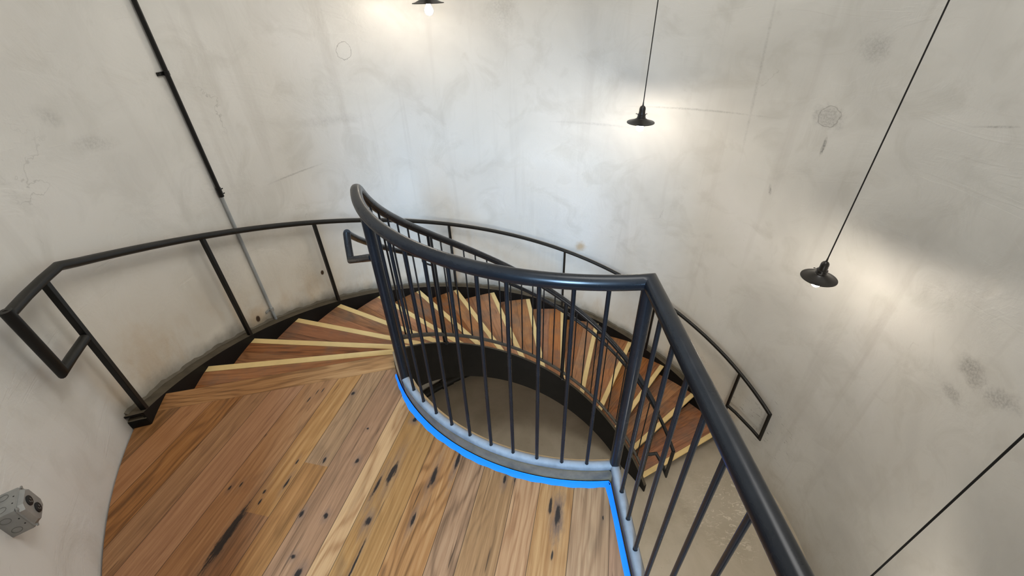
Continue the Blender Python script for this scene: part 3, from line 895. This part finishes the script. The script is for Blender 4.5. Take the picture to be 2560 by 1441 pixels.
# raised cover with chamfered corners
bm = bmesh.new()
def octa(w_, h_, c_, d):
    P8 = [(-w_ + c_, -h_), (w_ - c_, -h_), (w_, -h_ + c_), (w_, h_ - c_), (w_ - c_, h_), (-w_ + c_, h_), (-w_, h_ - c_), (-w_, -h_ + c_)]
    return [bm.verts.new(ctr + u * d + t * a + up * b) for a, b in P8]
L = [octa(0.050, 0.051, 0.010, 0.054), octa(0.050, 0.051, 0.010, 0.0575), octa(0.047, 0.048, 0.014, 0.0575), octa(0.041, 0.043, 0.014, 0.068)]
bm.faces.new(L[0][::-1])
for A_, B_ in zip(L, L[1:]):
    for i in range(8): bm.faces.new((A_[i], A_[(i + 1) % 8], B_[(i + 1) % 8], B_[i]))
bm.faces.new(L[-1])
bmesh.ops.recalc_face_normals(bm, faces=bm.faces)
cov = link('cover_plate', bm, M_GALV, bx, smooth=False)
for s in (-0.0205, 0.0205):
    bm = bmesh.new()
    c0 = ctr + u * 0.068 + up * s
    q = u.to_track_quat('Z', 'Y').to_matrix()
    prof = [(0.0168, 0.0), (0.0168, 0.0022), (0.0155, 0.003), (0.0, 0.003)]
    rg = []
    for r_, z_ in prof[:-1]: rg.append([bm.verts.new(c0 + q @ Vector((r_ * cos(2 * pi * i / 24), max(-.0135, min(.0135, r_ * sin(2 * pi * i / 24))) if False else r_ * sin(2 * pi * i / 24), z_))) for i in range(24)])
    for A_, B_ in zip(rg, rg[1:]):
        for i in range(24): bm.faces.new((A_[i], A_[(i + 1) % 24], B_[(i + 1) % 24], B_[i]))
    bm.faces.new(rg[-1])
    rc = link('receptacle', bm, mat_simple('black_outlet_plastic', (0.004, 0.004, 0.004), 0.6, 20, 0.1), cov)
    bm = bmesh.new()
    for dx in (-0.0055, 0.0055):
        box(bm, c0 + u * 0.0031 + t * dx, u, t, up, 0.0006, 0.0018, 0.0075)
    tube(bm, [c0 + u * 0.0029 - up * 0.008, c0 + u * 0.0034 - up * 0.008], 0.0022, 10)
    link('slots', bm, M_GALV, rc)
for sx, sz in ((-1, 1), (1, -1), (1, 1), (-1, -1)):
    bm = bmesh.new()
    c0 = ctr + u * 0.0575 + t * (sx * 0.0445) + up * (sz * 0.0455)
    tube(bm, [c0, c0 + u * 0.003], 0.0048, 12)
    link('screw', bm, M_GALV, cov)

# ================================================================== black pipe along the wall foot, below
pp = thing('drain_pipe', 'black pipe with a coupling along the wall foot, seen down the stairwell', 'pipe', P(2.39, 120, FLOOR_Z))
bm = bmesh.new(); tube(bm, [P(2.374, a, FLOOR_Z + 0.095) for a in frange(150, 92, 30)], 0.048, 16)
link('pipe', bm, M_STRING if False else M_RAILWALL, pp)
bm = bmesh.new(); tube(bm, [P(2.374, a, FLOOR_Z + 0.095) for a in frange(125.6, 121.6, 4)], 0.060, 16)
link('coupling', bm, M_RAILWALL, pp)

# ================================================================== pendant lamps
def lamp_parts(root):
    """built round the origin, origin = centre of the shade rim"""
    out = []
    bm = bmesh.new()
    prof = [(0.1165, 0.0015), (0.1185, -0.0010), (0.1175, 0.0035), (0.100, 0.0060), (0.082, 0.0135), (0.062, 0.0225), (0.046, 0.0310), (0.037, 0.0375), (0.0345, 0.042)]
    lathe(bm, prof, 48)
    o1 = link('shade', bm, M_SHADE, root); out.append(o1)
    bm = bmesh.new()
    lathe(bm, [(0.0335, 0.0405), (0.0455, 0.0295), (0.0615, 0.0210), (0.0815, 0.0120), (0.0995, 0.0045), (0.1160, 0.0005)], 48)
    o1b = link('lining', bm, M_SHADEIN, o1)
    bm = bmesh.new()
    lathe(bm, [(0.0348, 0.038), (0.0370, 0.041), (0.0370, 0.046), (0.0345, 0.048), (0.0335, 0.062), (0.0360, 0.064), (0.0360, 0.069), (0.0310, 0.071), (0.0, 0.0712)], 32)
    fit = link('shade_fitter', bm, M_SHADE, root)
    for i in range(3):
        a = 20 + 120 * i
        bm = bmesh.new()
        tube(bm, [P(0.034, a, 0.066), P(0.050, a, 0.066)], 0.0022, 8)
        lathe(bm, [(0.0, 0.0045), (0.0045, 0.002), (0.0045, -0.002), (0.0, -0.0045)], 12, P(0.051, a, 0.066))
        link('thumb_screw', bm, M_SHADE, fit)
    bm = bmesh.new()
    lathe(bm, [(0.0300, 0.070), (0.0275, 0.078), (0.0265, 0.098), (0.0270, 0.112), (0.0245, 0.124), (0.0175, 0.134), (0.0090, 0.139), (0.0078, 0.141), (0.0062, 0.150), (0.0048, 0.168), (0.0040, 0.170), (0.0, 0.170)], 32)
    link('socket_cap', bm, M_SHADE, root)
    bm = bmesh.new()
    pr = [(0.0, 0.035), (0.0130, 0.034), (0.0135, 0.000), (0.0165, -0.012), (0.0240, -0.024)]
    for i in range(0, 11):
        a = radians(38 - i * 12.8); pr.append((0.031 * cos(a), -0.045 + 0.031 * sin(a)))
    pr.append((0.0, -0.076))
    lathe(bm, pr, 28)
    bmesh.ops.recalc_face_normals(bm, faces=bm.faces)
    link('bulb', bm, M_BULB, root)
    return root


def copy_tree(o, parent=None):
    c = o.copy(); C.objects.link(c); c.parent = parent
    for ch in list(o.children): copy_tree(ch, c)
    return c


labels = ['black dish pendant lamp cut off by the top edge of the photo',
          'black dish pendant lamp whole in view before the far wall, in the brightest pool',
          'black dish pendant lamp at the right, nearest of those whose shades show',
          'pendant lamp hanging lowest, only its black cord crossing the lower right corner']
spots = [(118.8, 1.692), (64.8, 0.775), (11.4, 0.004), (-42.0, -1.14)]
RL = 1.90
proto = thing('pendant_lamp', labels[0], 'lamp', (0, 0, 0), 'black pendant lamps on long cords')
lamp_parts(proto)
roots = [proto] + [copy_tree(proto) for _ in spots[1:]]
for i, (ro, (a, z)) in enumerate(zip(roots, spots)):
    p = P(RL, a, z)
    ro.location = p; ro['label'] = labels[i]
    bm = bmesh.new()
    tube(bm, [(0, 0, 0.166), (0, 0, 2.0), (0, 0, 5.17 - z)], 0.0042, 10)
    cd_ = link('cord', bm, M_CORD); cd_.parent = ro
    bm = bmesh.new()
    lathe(bm, [(0.0, 5.15 - z), (0.02, 5.152 - z), (0.055, 5.165 - z), (0.06, 5.199 - z)], 28)
    cn = link('canopy', bm, M_SHADE); cn.parent = ro
for ro in roots: ro.rotation_euler = (0, 0, 0)
roots[2].rotation_euler = (0, 0, 0)
bpy.context.view_layer.update()
